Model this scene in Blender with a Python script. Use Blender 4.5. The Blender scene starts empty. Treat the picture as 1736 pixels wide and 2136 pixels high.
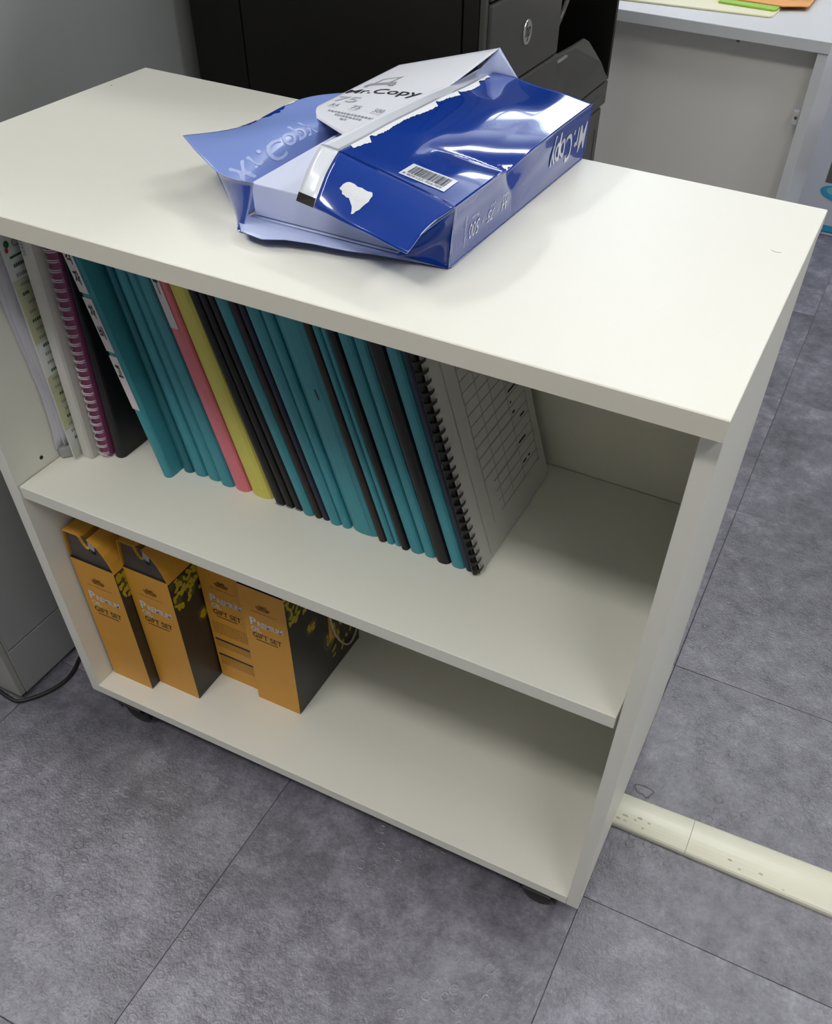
import bpy, bmesh, math, random
from mathutils import Vector, Matrix, noise
random.seed(7)
SC = bpy.context.scene
COL = SC.collection
# ------------------------------------------------------------------ camera
B = 0.05                                   # height of the shelf unit's underside above the floor (castors)
cd = bpy.data.cameras.new('camera'); cam = bpy.data.objects.new('camera', cd); COL.objects.link(cam)
right = Vector((.90235086, .42918452, .03954202)); down = Vector((.33681683, -.64494652, -.68600175)); fwd = Vector((-.26891884, .63233269, -.72652462))
M = Matrix((right, -down, -fwd)).transposed().to_4x4(); M.translation = Vector((.83584704, -.52188586, 1.08020944+B))
cam.matrix_world = M
cd.sensor_fit = 'AUTO'; cd.sensor_width = 36.0
cd.lens = 1821.325/2136*36.0
cd.shift_x = (868-957.55)/2136; cd.shift_y = (1283.1-1068)/2136
cd.clip_start = .02; cd.clip_end = 50
SC.camera = cam
# ------------------------------------------------------------------ world, exposure
w = bpy.data.worlds.new('world'); SC.world = w; w.use_nodes = True
bg = w.node_tree.nodes['Background']; bg.inputs[0].default_value = (.75, .85, 1, 1); bg.inputs[1].default_value = 8.0
SC.view_settings.view_transform = 'Standard'; SC.view_settings.look = 'None'
SC.view_settings.gamma = 1.0; SC.view_settings.use_curve_mapping = False
SC.view_settings.exposure = 0.0
# ceiling lamps: (x, y, along, strength)
LAMP_E = 23.0
LAMPS = [(-1.45, .12, 'y', 1.05), (.95, 2.1, 'x', .95), (1.75, -1.05, 'y', .56), (2.4, .7, 'y', .85), (.1, -1.1, 'x', .85)]  # last entry is an extra lamp added to brighten the bottom shelf
ADDED_WIN = (-.78, .02, 1.75, 2.74)                # unseen opening added to the back wall for the wrapper's highlight: x0, x1, z0, z1
GL_FLIP = 1

#WRAP-BEGIN
T = 0.808
def lerp3(a, b, t): return (a[0]+(b[0]-a[0])*t, a[1]+(b[1]-a[1])*t, a[2]+(b[2]-a[2])*t)
def bil(a, b, c, d, s, t): return lerp3(lerp3(a, b, s), lerp3(d, c, s), t)      # a,b front edge; d,c back edge
W_A0=(.544,.102,T+.001); W_B0=(.554,.396,T+.001); W_d=(.548,.102,T+.050); W_a=(.556,.396,T+.050)
W_g=(.441,.110,T+.0685); W_R=(.452,.396,T+.063); W_sG=(.424,.111,T+.070); W_sB=(.434,.404,T+.062)
W_f=(.440,.070,T+.038); W_e=(.536,.045,T+.034); W_sF=(.421,.075,T+.038)
def wob(s, t, k):
    return (math.sin(s*5.1+t*7.3+k)*.5+math.sin(s*11.7-t*9.1+2.1*k)*.3+math.sin(t*17.3+s*3.3+k*.7)*.2)
def dent(t):
    d = t-.40
    return math.exp(-abs(d)/.055) if d < 0 else math.exp(-abs(d)/.075)
def w_top(s, t):                    # s: 0 = right edge, 1 = torn ridge ; t: 0 front fold, 1 back
    x, y, z = bil(W_d, W_g, W_R, W_a, s, t)
    q = dent(t+.25*s)*max(0, 1-s/.62)
    z += -.013*q
    x += -.010*q*max(0, 1-s*1.6)
    z += .0013*wob(s, t, .4)*min(1, 4*s)*min(1, 3*t+.2)+.002*math.sin(math.pi*s)*math.sin(math.pi*t)
    return (x, y, z)
def w_right(v, t):                  # v: 0 bottom, 1 top edge
    x, y, z = bil(W_A0, W_d, W_a, W_B0, v, t)
    v = max(0, v); q = dent(t)*v**1.5
    x += -.010*q+.0012*wob(v, t, 2.2)*math.sin(math.pi*v)
    z += -.013*q
    return (x, y, z)
def w_flap(s, t):                   # t: 0 = fold, 1 = free front edge
    x, y, z = bil(W_d, W_g, W_f, W_e, s, t)
    z += .004*math.sin(math.pi*t)+.0012*wob(s, t, 3.)*t
    return (x, y, z)
def w_label(s, t):                  # s: 0 left, t: 0 front, 1 back edge
    x, y, z = bil((.312,.262,T+.037), (.402,.205,T+.040), (.454,.396,T+.083), (.342,.396,T+.052), s, t)
    z += .003*math.sin(math.pi*s)*math.sin(math.pi*t)-.004*math.sin(math.pi*t)*s
    return (x, y, z)
W_LP = [[(.347,.104,T+.001), (.343,.104,T+.016), (.333,.104,T+.026), (.315,.108,T+.033), (.290,.120,T+.038), (.264,.136,T+.042)],
        [(.348,.200,T+.001), (.343,.200,T+.020), (.338,.200,T+.034), (.325,.200,T+.041), (.307,.198,T+.041), (.287,.196,T+.038)],
        [(.349,.300,T+.001), (.345,.300,T+.020), (.341,.300,T+.030), (.333,.296,T+.034), (.318,.290,T+.038), (.300,.286,T+.042)],
        [(.350,.396,T+.001), (.347,.396,T+.020), (.345,.396,T+.027), (.342,.396,T+.030), (.338,.394,T+.030), (.334,.390,T+.028)]]
def w_left(s, t):                   # s: 0 bottom edge, 1 torn outer edge
    i = min(2, int(t*3)); j = min(4, int(s*5)); a = t*3-i; b = s*5-j
    def cr(p0, p1, p2, p3, u): return tuple(.5*((2*p1[k])+(-p0[k]+p2[k])*u+(2*p0[k]-5*p1[k]+4*p2[k]-p3[k])*u*u+(-p0[k]+3*p1[k]-3*p2[k]+p3[k])*u**3) for k in range(3))
    def row(r): P = W_LP[r]; return cr(P[max(0,j-1)], P[j], P[j+1], P[min(5,j+2)], b)
    return cr(row(max(0,i-1)), row(i), row(i+1), row(min(3,i+2)), a)
#WRAP-END

# ------------------------------------------------------------------ material helpers
MATS = {}
def nodemat(name):
    m = bpy.data.materials.new(name); m.use_nodes = True
    nt = m.node_tree; b = nt.nodes['Principled BSDF']
    MATS[name] = m
    return m, nt, b
def mat(name, col, rough=.5, metal=0, spec=.5, coat=0, coat_r=.05, var=0, vscale=30, bump=0, bscale=200, emit=None, es=0, trans=0):
    if name in MATS: return MATS[name]
    m, nt, b = nodemat(name)
    b.inputs['Base Color'].default_value = (*col, 1); b.inputs['Roughness'].default_value = rough
    b.inputs['Metallic'].default_value = metal; b.inputs['Specular IOR Level'].default_value = spec
    b.inputs['Coat Weight'].default_value = coat; b.inputs['Coat Roughness'].default_value = coat_r
    if emit: b.inputs['Emission Color'].default_value = (*emit, 1); b.inputs['Emission Strength'].default_value = es
    tc = nt.nodes.new('ShaderNodeTexCoord')
    if var:
        n = nt.nodes.new('ShaderNodeTexNoise'); n.inputs['Scale'].default_value = vscale; n.inputs['Detail'].default_value = 5
        nt.links.new(tc.outputs['Object'], n.inputs['Vector'])
        r = nt.nodes.new('ShaderNodeMapRange'); r.inputs[3].default_value = 1-var; r.inputs[4].default_value = 1+var
        nt.links.new(n.outputs[0], r.inputs[0])
        h = nt.nodes.new('ShaderNodeHueSaturation'); h.inputs['Color'].default_value = (*col, 1)
        nt.links.new(r.outputs[0], h.inputs['Value']); nt.links.new(h.outputs[0], b.inputs['Base Color'])
    if bump:
        n = nt.nodes.new('ShaderNodeTexNoise'); n.inputs['Scale'].default_value = bscale; n.inputs['Detail'].default_value = 3
        nt.links.new(tc.outputs['Object'], n.inputs['Vector'])
        bp = nt.nodes.new('ShaderNodeBump'); bp.inputs['Strength'].default_value = bump; bp.inputs['Distance'].default_value = .001
        nt.links.new(n.outputs[0], bp.inputs['Height']); nt.links.new(bp.outputs[0], b.inputs['Normal'])
    return m
IVORY = mat('ivory_melamine', (.845, .84, .76), .45, spec=.35, bump=.05, bscale=900)
IVORY_EDGE = mat('ivory_edge_band', (.80, .775, .67), .38)
BACKP = mat('ivory_backboard', (.84, .81, .68), .5)  # yellower than the boards, warm light bounced inside is put into the colour
WHITE = mat('white_laminate', (.66, .68, .70), .3)
DESK_BACK = mat('pale_grey_board', (.82, .81, .765), .5, bump=.05, bscale=500)
CAB = mat('grey_steel', (.35, .365, .36), .33, spec=.5, bump=.12, bscale=900)
CAB_DOOR = mat('light_grey_steel', (.36, .36, .34), .4)
BLACKP = mat('black_plastic', (.007, .0065, .006), .5, spec=.3, bump=.15, bscale=1500)
DGREY = mat('dark_grey_plastic', (.052, .051, .046), .38, bump=.12, bscale=1500)
GLOSSB = mat('glossy_black', (.004, .004, .004), .12, spec=.3)
CHROME = mat('chrome', (.75, .75, .73), .25, metal=1)
RUBBER = mat('black_rubber', (.012, .012, .013), .5)
BLUE_O = mat('glossy_blue_print', (.001, .040, .32), .14, spec=.5, coat=1.0, coat_r=.02, bump=.07, bscale=60)
BLUE_IN = mat('pale_blue_inner_film', (.50, .575, .84), .38, coat=.25, coat_r=.15)
WHITE_F = mat('glossy_white_film', (.80, .84, .92), .18, coat=.8, coat_r=.05)
TORN = mat('torn_paper', (.78, .80, .84), .9, bump=.6, bscale=700)
PAPER = mat('copier_paper', (.62, .66, .82), .7)  # white paper, blue light bounced off the wrapper is mixed into the colour
INKW = mat('white_ink', (.72, .74, .82), .3, coat=.6)
INKB = mat('black_ink', (.02, .02, .03), .5)
INKG = mat('grey_ink', (.30, .31, .35), .5)
LBLUE = mat('show_through_print', (.42, .50, .80), .5)
BLUE_T = mat('blue_inner_film', (.20, .29, .64), .36, coat=.3, coat_r=.15)
DUCTM = mat('ivory_pvc', (.80, .79, .64), .32, var=.05, vscale=14)
CYAN = mat('cyan_print', (.04, .36, .62), .4)
TEALP = mat('teal_print', (.20, .52, .58), .4)
LILAC = mat('lilac_white_card', (.62, .64, .72), .5)
ORANGE = mat('orange_print', (.80, .36, .09), .45, var=.1, vscale=25)
CREAM = mat('cream_plastic', (.80, .76, .52), .4)
LEAF = mat('lime_plastic', (.30, .55, .05), .4)
GREENL = mat('green_leaf_print', (.35, .40, .12), .5)
BOXO = mat('orange_card', (.70, .345, .045), .42, spec=.35, var=.04, vscale=60)
BOXD = mat('dark_wood_print', (.026, .022, .018), .35, var=.5, vscale=20)
BOXG = mat('charcoal_wood_print', (.075, .066, .058), .45, var=.35, vscale=40)
BOXBR = mat('brown_ink', (.33, .13, .015), .5)
BOXDK = mat('dark_text_ink', (.045, .030, .014), .5)
BOXBL = mat('navy_text_bar', (.03, .035, .045), .5)
BOXMU = mat('muddy_text_ink', (.28, .15, .03), .5)
PETAL = mat('yellow_flower_print', (.50, .38, .015), .4, var=.35, vscale=160)
PETAL2 = mat('olive_leaf_print', (.06, .085, .015), .4)
BOWL = mat('bowl_print', (.20, .14, .03), .4, var=.4, vscale=90)
ROPE = mat('cream_rope', (.50, .46, .36), .7)
TEAL = mat('teal_plastic', (.055, .30, .365), .42, bump=.3, bscale=1100)
TEALD = mat('deep_teal_plastic', (.02, .16, .20), .4)
NAVY = mat('navy_plastic', (.012, .016, .045), .4)
BLK = mat('black_cover', (.010, .010, .012), .45)
BRN = mat('brown_black_cover', (.030, .020, .018), .5)
PINK = mat('pink_plastic', (.72, .20, .25), .45)
YEL = mat('yellow_plastic', (.68, .62, .13), .45)
MAG = mat('magenta_cover', (.26, .06, .16), .4)
PAGE = mat('white_pages', (.66, .66, .64), .7)
BINDW = mat('white_binder_vinyl', (.62, .61, .57), .4)
GREYS = mat('grey_sheet', (.34, .35, .35), .5)
BAG = mat('lilac_clear_film', (.58, .58, .64), .3, coat=.3)
BROCH = mat('brochure_paper', (.60, .62, .60), .5)
BRYEL = mat('brochure_yellow_band', (.58, .60, .38), .5)
GRN = mat('dark_green_ink', (.03, .10, .06), .5)
RED = mat('red_ink', (.45, .03, .03), .5)
WALLM = mat('wall_paint', (.58, .58, .57), .8, bump=.1, bscale=80)
CEILM = mat('ceiling_tile', (.80, .80, .78), .9, var=.03, vscale=40)
LAMPF = mat('lamp_frame', (.8, .8, .8), .4)

def floor_mat():
    m, nt, b = nodemat('concrete_vinyl_tile')
    N, L = nt.nodes, nt.links
    geo = N.new('ShaderNodeNewGeometry'); oi = N.new('ShaderNodeObjectInfo')
    sc = N.new('ShaderNodeVectorMath'); sc.operation = 'MULTIPLY_ADD'
    comb = N.new('ShaderNodeCombineXYZ')
    for k in range(3): L.new(oi.outputs['Random'], comb.inputs[k])
    sc.inputs[1].default_value = (.35, .35, .35); L.new(comb.outputs[0], sc.inputs[0]); L.new(geo.outputs['Position'], sc.inputs[2])
    P = sc.outputs[0]
    def noi(s, d, r=.55, v=P):
        n = N.new('ShaderNodeTexNoise'); n.inputs['Scale'].default_value = s; n.inputs['Detail'].default_value = d; n.inputs['Roughness'].default_value = r
        L.new(v, n.inputs['Vector']); return n.outputs[0]
    def ma(op, a, bb, c=None):
        n = N.new('ShaderNodeMath'); n.operation = op
        for i, x in enumerate((a, bb, c)):
            if x is None: continue
            if isinstance(x, (int, float)): n.inputs[i].default_value = x
            else: L.new(x, n.inputs[i])
        return n.outputs[0]
    def ramp(v, a, bb):
        r = N.new('ShaderNodeMapRange'); r.interpolation_type = 'SMOOTHSTEP'; r.inputs[1].default_value = a; r.inputs[2].default_value = bb; L.new(v, r.inputs[0]); return r.outputs[0]
    n1 = noi(4.5, 4, .6); n2 = noi(26, 9, .74); n3 = noi(190, 3, .6)
    t = ma('ADD', ma('MULTIPLY', n1, .40), ma('ADD', ma('MULTIPLY', n2, .48), ma('MULTIPLY', n3, .14)))
    t = ma('ADD', t, ma('MULTIPLY', ma('SUBTRACT', oi.outputs['Random'], .5), .05))
    cr = N.new('ShaderNodeValToRGB'); e = cr.color_ramp.elements
    e[0].position = .38; e[0].color = (.085, .083, .100, 1); e[1].position = .66; e[1].color = (.345, .338, .400, 1)
    k = cr.color_ramp.elements.new(.52); k.color = (.180, .175, .210, 1)
    L.new(t, cr.inputs[0]); L.new(cr.outputs[0], b.inputs['Base Color'])
    # embossed rings in patches
    vo = N.new('ShaderNodeTexVoronoi'); vo.inputs['Scale'].default_value = 85; vo.inputs['Randomness'].default_value = .45; L.new(geo.outputs['Position'], vo.inputs['Vector'])
    ring = ma('ADD', ma('MULTIPLY', ramp(vo.outputs['Distance'], .42, .12), .75), ma('MULTIPLY', ramp(ma('ABSOLUTE', ma('SUBTRACT', vo.outputs['Distance'], .34), 0), .14, .02), .4))
    vo2 = N.new('ShaderNodeTexVoronoi'); vo2.inputs['Scale'].default_value = 52; vo2.inputs['Randomness'].default_value = .7; L.new(geo.outputs['Position'], vo2.inputs['Vector'])
    ring2 = ramp(ma('ABSOLUTE', ma('SUBTRACT', vo2.outputs['Distance'], .33), 0), .07, .01)
    mk = ramp(noi(4.2, 3, .6), .50, .57); mk2 = ramp(noi(6.3, 3, .6), .54, .62)
    h = ma('ADD', ma('MULTIPLY', ring, mk), ma('MULTIPLY', ring2, mk2))
    h = ma('ADD', ma('MULTIPLY', h, .34), ma('ADD', ma('MULTIPLY', noi(75, 6, .7), 1.0), ma('MULTIPLY', noi(300, 2, .6), .35)))
    bp = N.new('ShaderNodeBump'); bp.inputs['Strength'].default_value = .62; bp.inputs['Distance'].default_value = .0018
    L.new(h, bp.inputs['Height']); L.new(bp.outputs[0], b.inputs['Normal'])
    b.inputs['Roughness'].default_value = .25; b.inputs['Specular IOR Level'].default_value = 1.0
    return m
FLOORM = floor_mat()
SEAM = mat('seam_dark', (.05, .05, .055), .7)

# ------------------------------------------------------------------ mesh helpers
class MB:
    def __init__(s): s.v = []; s.f = []; s.mi = []; s.m = []; s.cur = 0
    def use(s, m):
        if m not in s.m: s.m.append(m)
        s.cur = s.m.index(m); return s
    def add(s, vs, fs):
        o = len(s.v); s.v += [tuple(x) for x in vs]
        for f in fs: s.f.append(tuple(o+i for i in f)); s.mi.append(s.cur)
        return s
    def box(s, a, b):
        x0, y0, z0 = a; x1, y1, z1 = b
        return s.add([(x0,y0,z0),(x1,y0,z0),(x1,y1,z0),(x0,y1,z0),(x0,y0,z1),(x1,y0,z1),(x1,y1,z1),(x0,y1,z1)],
                     [(3,2,1,0),(4,5,6,7),(0,1,5,4),(1,2,6,5),(2,3,7,6),(3,0,4,7)])
    def prism(s, poly, fn, h0, h1, steps=1):             # poly: 2D outline (ccw), fn(p, h) -> 3D
        n = len(poly); vs = []
        for k in range(steps+1):
            h = h0+(h1-h0)*k/steps
            vs += [fn(p, h) for p in poly]
        fs = [tuple(reversed(range(n))), tuple(range(n*steps, n*steps+n))]
        for k in range(steps):
            for i in range(n):
                j = (i+1) % n; fs.append((k*n+i, k*n+j, k*n+n+j, k*n+n+i))
        return s.add(vs, fs)
    def tube(s, pts, r, seg=10, closed=False):
        pts = [Vector(p) for p in pts]; n = len(pts); vs = []; prev = None
        for i, p in enumerate(pts):
            a = pts[(i-1) % n] if (closed or i > 0) else p; c = pts[(i+1) % n] if (closed or i < n-1) else p
            t = (c-a).normalized()
            u = t.orthogonal() if prev is None else (prev-t*prev.dot(t))
            u.normalize(); prev = u; q = t.cross(u)
            for k in range(seg):
                an = 2*math.pi*k/seg; vs.append(p+u*math.cos(an)*r+q*math.sin(an)*r)
        fs = []
        for i in range(n if closed else n-1):
            for k in range(seg):
                a = i*seg+k; bb = i*seg+(k+1) % seg; c = ((i+1) % n)*seg+(k+1) % seg; d = ((i+1) % n)*seg+k
                fs.append((a, bb, c, d))
        if not closed: fs += [tuple(reversed(range(seg))), tuple(range((n-1)*seg, n*seg))]
        return s.add(vs, fs)
    def lathe(s, prof, c, axis='z', seg=32):              # prof: (r, h)
        vs = []; n = len(prof)
        for r, h in prof:
            for k in range(seg):
                a = 2*math.pi*k/seg; x, y = r*math.cos(a), r*math.sin(a)
                vs.append({'z': (c[0]+x, c[1]+y, c[2]+h), 'x': (c[0]+h, c[1]+x, c[2]+y), 'y': (c[0]+y, c[1]+h, c[2]+x)}[axis])
        fs = [(i*seg+k, i*seg+(k+1) % seg, (i+1)*seg+(k+1) % seg, (i+1)*seg+k) for i in range(n-1) for k in range(seg)]
        fs += [tuple(reversed(range(seg))), tuple(range((n-1)*seg, n*seg))]
        return s.add(vs, fs)
    def build(s, name, m=None, parent=None, smooth=False, bevel=0, seg=2, solid=0, sub=0):
        me = bpy.data.meshes.new(name); me.from_pydata(s.v, [], s.f)
        mats = s.m if s.m else [m]
        for x in mats: me.materials.append(x)
        if s.m:
            for p, i in zip(me.polygons, s.mi): p.material_index = i
        me.validate(); me.update()
        o = bpy.data.objects.new(name, me); COL.objects.link(o)
        if parent:
            o.parent = parent; o.matrix_parent_inverse = parent_inv(parent)
        if smooth:
            for p in me.polygons: p.use_smooth = True
        if bevel:
            b = o.modifiers.new('bevel', 'BEVEL'); b.width = bevel; b.segments = seg; b.limit_method = 'ANGLE'; b.angle_limit = .6
        return o
def world_mat(o):
    m = Matrix.LocRotScale(o.location, o.rotation_euler, o.scale)
    if o.parent: m = world_mat(o.parent) @ o.matrix_parent_inverse @ m
    return m
def parent_inv(p): return world_mat(p).inverted()
def tag(o, label=None, cat=None, group=None, kind=None):
    if label: o['label'] = label
    if cat: o['category'] = cat
    if group: o['group'] = group
    if kind: o['kind'] = kind
    return o
def thing(name, loc, label, cat, group=None):
    o = bpy.data.objects.new(name, None); COL.objects.link(o); o.location = loc; o.empty_display_size = .03
    return tag(o, label, cat, group)
def boxo(name, a, b, m, parent=None, bevel=0, seg=2): return MB().box(a, b).build(name, m, parent, bevel=bevel, seg=seg)
def normal_at(fn, s, t, flip=1):
    e = .004; p = Vector(fn(s, t)); n = (Vector(fn(s+e, t))-p).cross(Vector(fn(s, t+e))-p)
    return n.normalized()*flip
def sheet(name, fn, ns, nt_, outer, inner, parent, th=.0004, flip=1, holes=None, bandm=None):
    """thin two-sided sheet; the outer face is on the side of normal*flip"""
    b = MB(); S = [i/ns for i in range(ns+1)]; Tt = [j/nt_ for j in range(nt_+1)]
    top = []; bot = []
    for s in S:
        for t in Tt:
            p = Vector(fn(s, t)); s2 = min(.995, s); t2 = min(.995, t)
            n = normal_at(fn, s2, t2, flip); top.append(p+n*th/2); bot.append(p-n*th/2)
    n1 = nt_+1
    fu = []; 
    for i in range(ns):
        for j in range(nt_):
            q = (i*n1+j, (i+1)*n1+j, (i+1)*n1+j+1, i*n1+j+1)
            fu.append(q)
    N = len(top)
    vs = top+bot
    b.v = [tuple(x) for x in vs]; b.m = [outer, inner]
    for q in fu:
        b.f.append(q if flip > 0 else q[::-1]); b.mi.append(0)
        r = tuple(x+N for x in q); b.f.append(r[::-1] if flip > 0 else r); b.mi.append(1)
    rim = [j for j in range(n1)]+[i*n1+nt_ for i in range(1, ns+1)]+[ns*n1+j for j in range(nt_-1, -1, -1)]+[i*n1 for i in range(ns-1, 0, -1)]
    for k in range(len(rim)):
        a, c = rim[k], rim[(k+1) % len(rim)]; b.f.append((a, c, c+N, a+N)); b.mi.append(1)
    o = b.build(name, None, parent, smooth=False)
    me = o.data
    for p in me.polygons: p.use_smooth = p.index < len(me.polygons)-len(rim)
    return o
# text --------------------------------------------------------------
_tc = {}
def text2d(body, bold=0, shear=0):
    key = (body, bold, shear)
    if key in _tc: return _tc[key]
    c = bpy.data.curves.new('txt', 'FONT'); c.body = body; c.size = 1; c.offset = bold; c.shear = shear; c.resolution_u = 3
    o = bpy.data.objects.new('txt', c); COL.objects.link(o)
    bpy.context.view_layer.update()
    dg = bpy.context.evaluated_depsgraph_get()
    me = bpy.data.meshes.new_from_object(o.evaluated_get(dg))
    vs = [(v.co.x, v.co.y) for v in me.vertices]; fs = [tuple(p.vertices) for p in me.polygons]
    bpy.data.objects.remove(o); bpy.data.meshes.remove(me); bpy.data.curves.remove(c)
    if not vs: vs = [(0, 0), (1, 0), (1, 1)]; fs = [(0, 1, 2)]
    x0 = min(v[0] for v in vs); x1 = max(v[0] for v in vs); y0 = min(v[1] for v in vs); y1 = max(v[1] for v in vs)
    vs = [((x-x0)/(x1-x0), (y-y0)/(y1-y0)) for x, y in vs]
    _tc[key] = (vs, fs, (x1-x0)/(y1-y0)); return _tc[key]
def put_text(mb, body, fn, bold=0, shear=0):              # fn(u, v) -> 3D, u, v in 0..1 over the text's bounding box
    vs, fs, asp = text2d(body, bold, shear)
    mb.add([fn(u, v) for u, v in vs], fs); return mb
def plane_fn(o, ux, uy):                                    # o: origin, ux: full width vector, uy: full height vector
    o, ux, uy = Vector(o), Vector(ux), Vector(uy)
    return lambda u, v: o+ux*u+uy*v
def surf_fn(fn, s0, t0, s1, t1, s2, t2, off, flip=1):       # (s0,t0) origin, (s1,t1) end of u axis, (s2,t2) end of v axis
    def g(u, v):
        s = s0+(s1-s0)*u+(s2-s0)*v; t = t0+(t1-t0)*u+(t2-t0)*v
        return Vector(fn(s, t))+normal_at(fn, s, t, flip)*off
    return g
def surf_quad(mb, g, a, b, c, d):
    mb.add([g(*a), g(*b), g(*c), g(*d)], [(0, 1, 2, 3)]); return mb
def surf_poly(mb, g, pts):
    cx = sum(p[0] for p in pts)/len(pts); cy = sum(p[1] for p in pts)/len(pts); n = len(pts)
    mb.add([g(cx, cy)]+[g(*p) for p in pts], [(0, 1+i, 1+(i+1) % n) for i in range(n)]); return mb
# ------------------------------------------------------------------ structure: room and floor
RX0, RX1, RY0, RY1, RZ = -3.2, 3.6, -3.4, 3.9, 2.8
def struct(o): o['kind'] = 'structure'; return o
struct(boxo('wall_left', (RX0-.1, RY0, 0), (RX0, RY1, RZ), WALLM)); struct(boxo('wall_right', (RX1, RY0, 0), (RX1+.1, RY1, RZ), WALLM))
struct(boxo('wall_front', (RX0-.1, RY0-.1, 0), (RX1+.1, RY0, RZ), WALLM))
wx0, wx1, wz0, wz1 = ADDED_WIN
wb = MB(); wb.box((RX0-.1, RY1, 0), (wx0, RY1+.1, RZ)); wb.box((wx1, RY1, 0), (RX1+.1, RY1+.1, RZ)); wb.box((wx0, RY1, 0), (wx1, RY1+.1, wz0)); wb.box((wx0, RY1, wz1), (wx1, RY1+.1, RZ))
struct(wb.build('wall_back', WALLM))
struct(boxo('ceiling', (RX0-.1, RY0-.1, RZ), (RX1+.1, RY1+.1, RZ+.1), CEILM))
wr = bpy.data.objects.new('added_window_1', None); COL.objects.link(wr); wr.location = ((wx0+wx1)/2, RY1, wz0); struct(wr)  # window added and sized to mirror as a highlight on the blue wrapper
fb = MB(); f = .04
fb.box((wx0, RY1+.01, wz0), (wx1, RY1+.07, wz0+f)); fb.box((wx0, RY1+.01, wz1-f), (wx1, RY1+.07, wz1)); fb.box((wx0, RY1+.01, wz0+f), (wx0+f, RY1+.07, wz1-f)); fb.box((wx1-f, RY1+.01, wz0+f), (wx1, RY1+.07, wz1-f))
fb.box(((wx0+wx1)/2-.02, RY1+.015, wz0+f), ((wx0+wx1)/2+.02, RY1+.065, wz1-f)); fb.build('added_window_frame', LAMPF, wr)
floor = struct(boxo('floor', (RX0-.1, RY0-.1, -.06), (RX1+.1, RY1+.1, -.0022), SEAM))
PX, PY = .4575, .4655
TX0, TY0 = .339, .0615
tile_me = None
i0 = math.floor((RX0-TX0)/PX); i1 = math.ceil((RX1-TX0)/PX); j0 = math.floor((RY0-TY0)/PY); j1 = math.ceil((RY1-TY0)/PY)
g = .0004
for i in range(i0, i1):
    for j in range(j0, j1):
        xa, xb = max(RX0, TX0+i*PX), min(RX1, TX0+(i+1)*PX); ya, yb = max(RY0, TY0+j*PY), min(RY1, TY0+(j+1)*PY)
        full = abs(xb-xa-PX) < 1e-6 and abs(yb-ya-PY) < 1e-6
        if xb-xa < .01 or yb-ya < .01: continue
        if full and tile_me: o = bpy.data.objects.new('tile', tile_me); COL.objects.link(o)
        else:
            w_, h_ = (xb-xa)/2-g, (yb-ya)/2-g; e = .0008; q = MB()
            q.add([(-w_,-h_,-.0022),(w_,-h_,-.0022),(w_,h_,-.0022),(-w_,h_,-.0022),(-w_,-h_,-e/2),(w_,-h_,-e/2),(w_,h_,-e/2),(-w_,h_,-e/2),(-w_+e,-h_+e,0),(w_-e,-h_+e,0),(w_-e,h_-e,0),(-w_+e,h_-e,0)],
                  [(3,2,1,0),(0,1,5,4),(1,2,6,5),(2,3,7,6),(3,0,4,7),(4,5,9,8),(5,6,10,9),(6,7,11,10),(7,4,8,11),(8,9,10,11)])
            o = q.build('tile', FLOORM)
            if full: tile_me = o.data
        o.location = ((xa+xb)/2, (ya+yb)/2, 0); o.parent = floor
# ceiling lamps (panels above the frame, the last one added to brighten the shelf)
for k, (x, y, ax, st) in enumerate(LAMPS):
    L_, W_ = (1.2, .32); hx, hy = (L_/2, W_/2) if ax == 'x' else (W_/2, L_/2)
    where = ['over the left of the shelf unit', 'behind the shelf unit', 'in front of the shelf unit to the right', 'near the right wall', 'added in front to brighten the bottom shelf'][k]
    t = thing('ceiling_light', (x, y, RZ), 'long white ceiling light panel '+where, 'ceiling light', 'ceiling light panels')
    fr = MB(); q = .02
    for a, b in (((x-hx-q, y-hy-q), (x+hx+q, y-hy)), ((x-hx-q, y+hy), (x+hx+q, y+hy+q)), ((x-hx-q, y-hy), (x-hx, y+hy)), ((x+hx, y-hy), (x+hx+q, y+hy))):
        fr.box((*a, RZ-.03), (*b, RZ-.0005))
    fr.build('lamp_frame', LAMPF, t)
    m = mat('lamp_diffuser_%d' % k, (.9, .9, .9), .5, emit=(.97, .985, 1.0) if k in (0, 1, 3) else (1, .975, .92), es=LAMP_E*st)
    boxo('diffuser', (x-hx, y-hy, RZ-.025), (x+hx, y+hy, RZ-.015), m, t)
# baseboard trims
struct(boxo('baseboard_back', (RX0, RY1-.012, 0), (RX1, RY1, .09), mat('base_grey', (.2, .2, .2), .5)))

# ------------------------------------------------------------------ shelf unit
W, D, H, tb = .8, .3956, .7579+B, .0235
bt, sp, st_, ov = B+.018, .0166, .018, .0149
zs = .3984+B
sh = thing('shelf_unit', (.4, .2, 0), 'ivory open two-compartment shelf unit on black castors', 'shelf')
Ds = D+.0015
boxo('top_board', (0, 0, H-.0178), (W, D, H), IVORY, sh, bevel=.0011)
boxo('side_panel', (.0012, ov, B), (.0012+sp, Ds, H-.0180), IVORY, sh, bevel=.0008)
boxo('side_panel', (W-.0012-sp, ov, B), (W-.0012, Ds, H-.0180), IVORY, sh, bevel=.0008)
boxo('bottom_board', (.0012+sp+.0002, ov, B), (W-.0012-sp-.0002, Ds-.006, bt), IVORY, sh, bevel=.0008)
boxo('middle_shelf', (.0012+sp+.0012, ov+.003, zs-.018), (W-.0012-sp-.003, .369, zs), IVORY, sh, bevel=.0009)
boxo('back_panel', (.0012+sp+.0003, .3705, bt+.0003), (W-.0012-sp-.0003, .3760, H-.0183), BACKP, sh)
b = MB(); b.box((.0003, -.0006, H-.0178), (W-.0003, .0001, H-.0006)); b.build('edge_band', IVORY_EDGE, sh, bevel=.0002)
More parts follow.
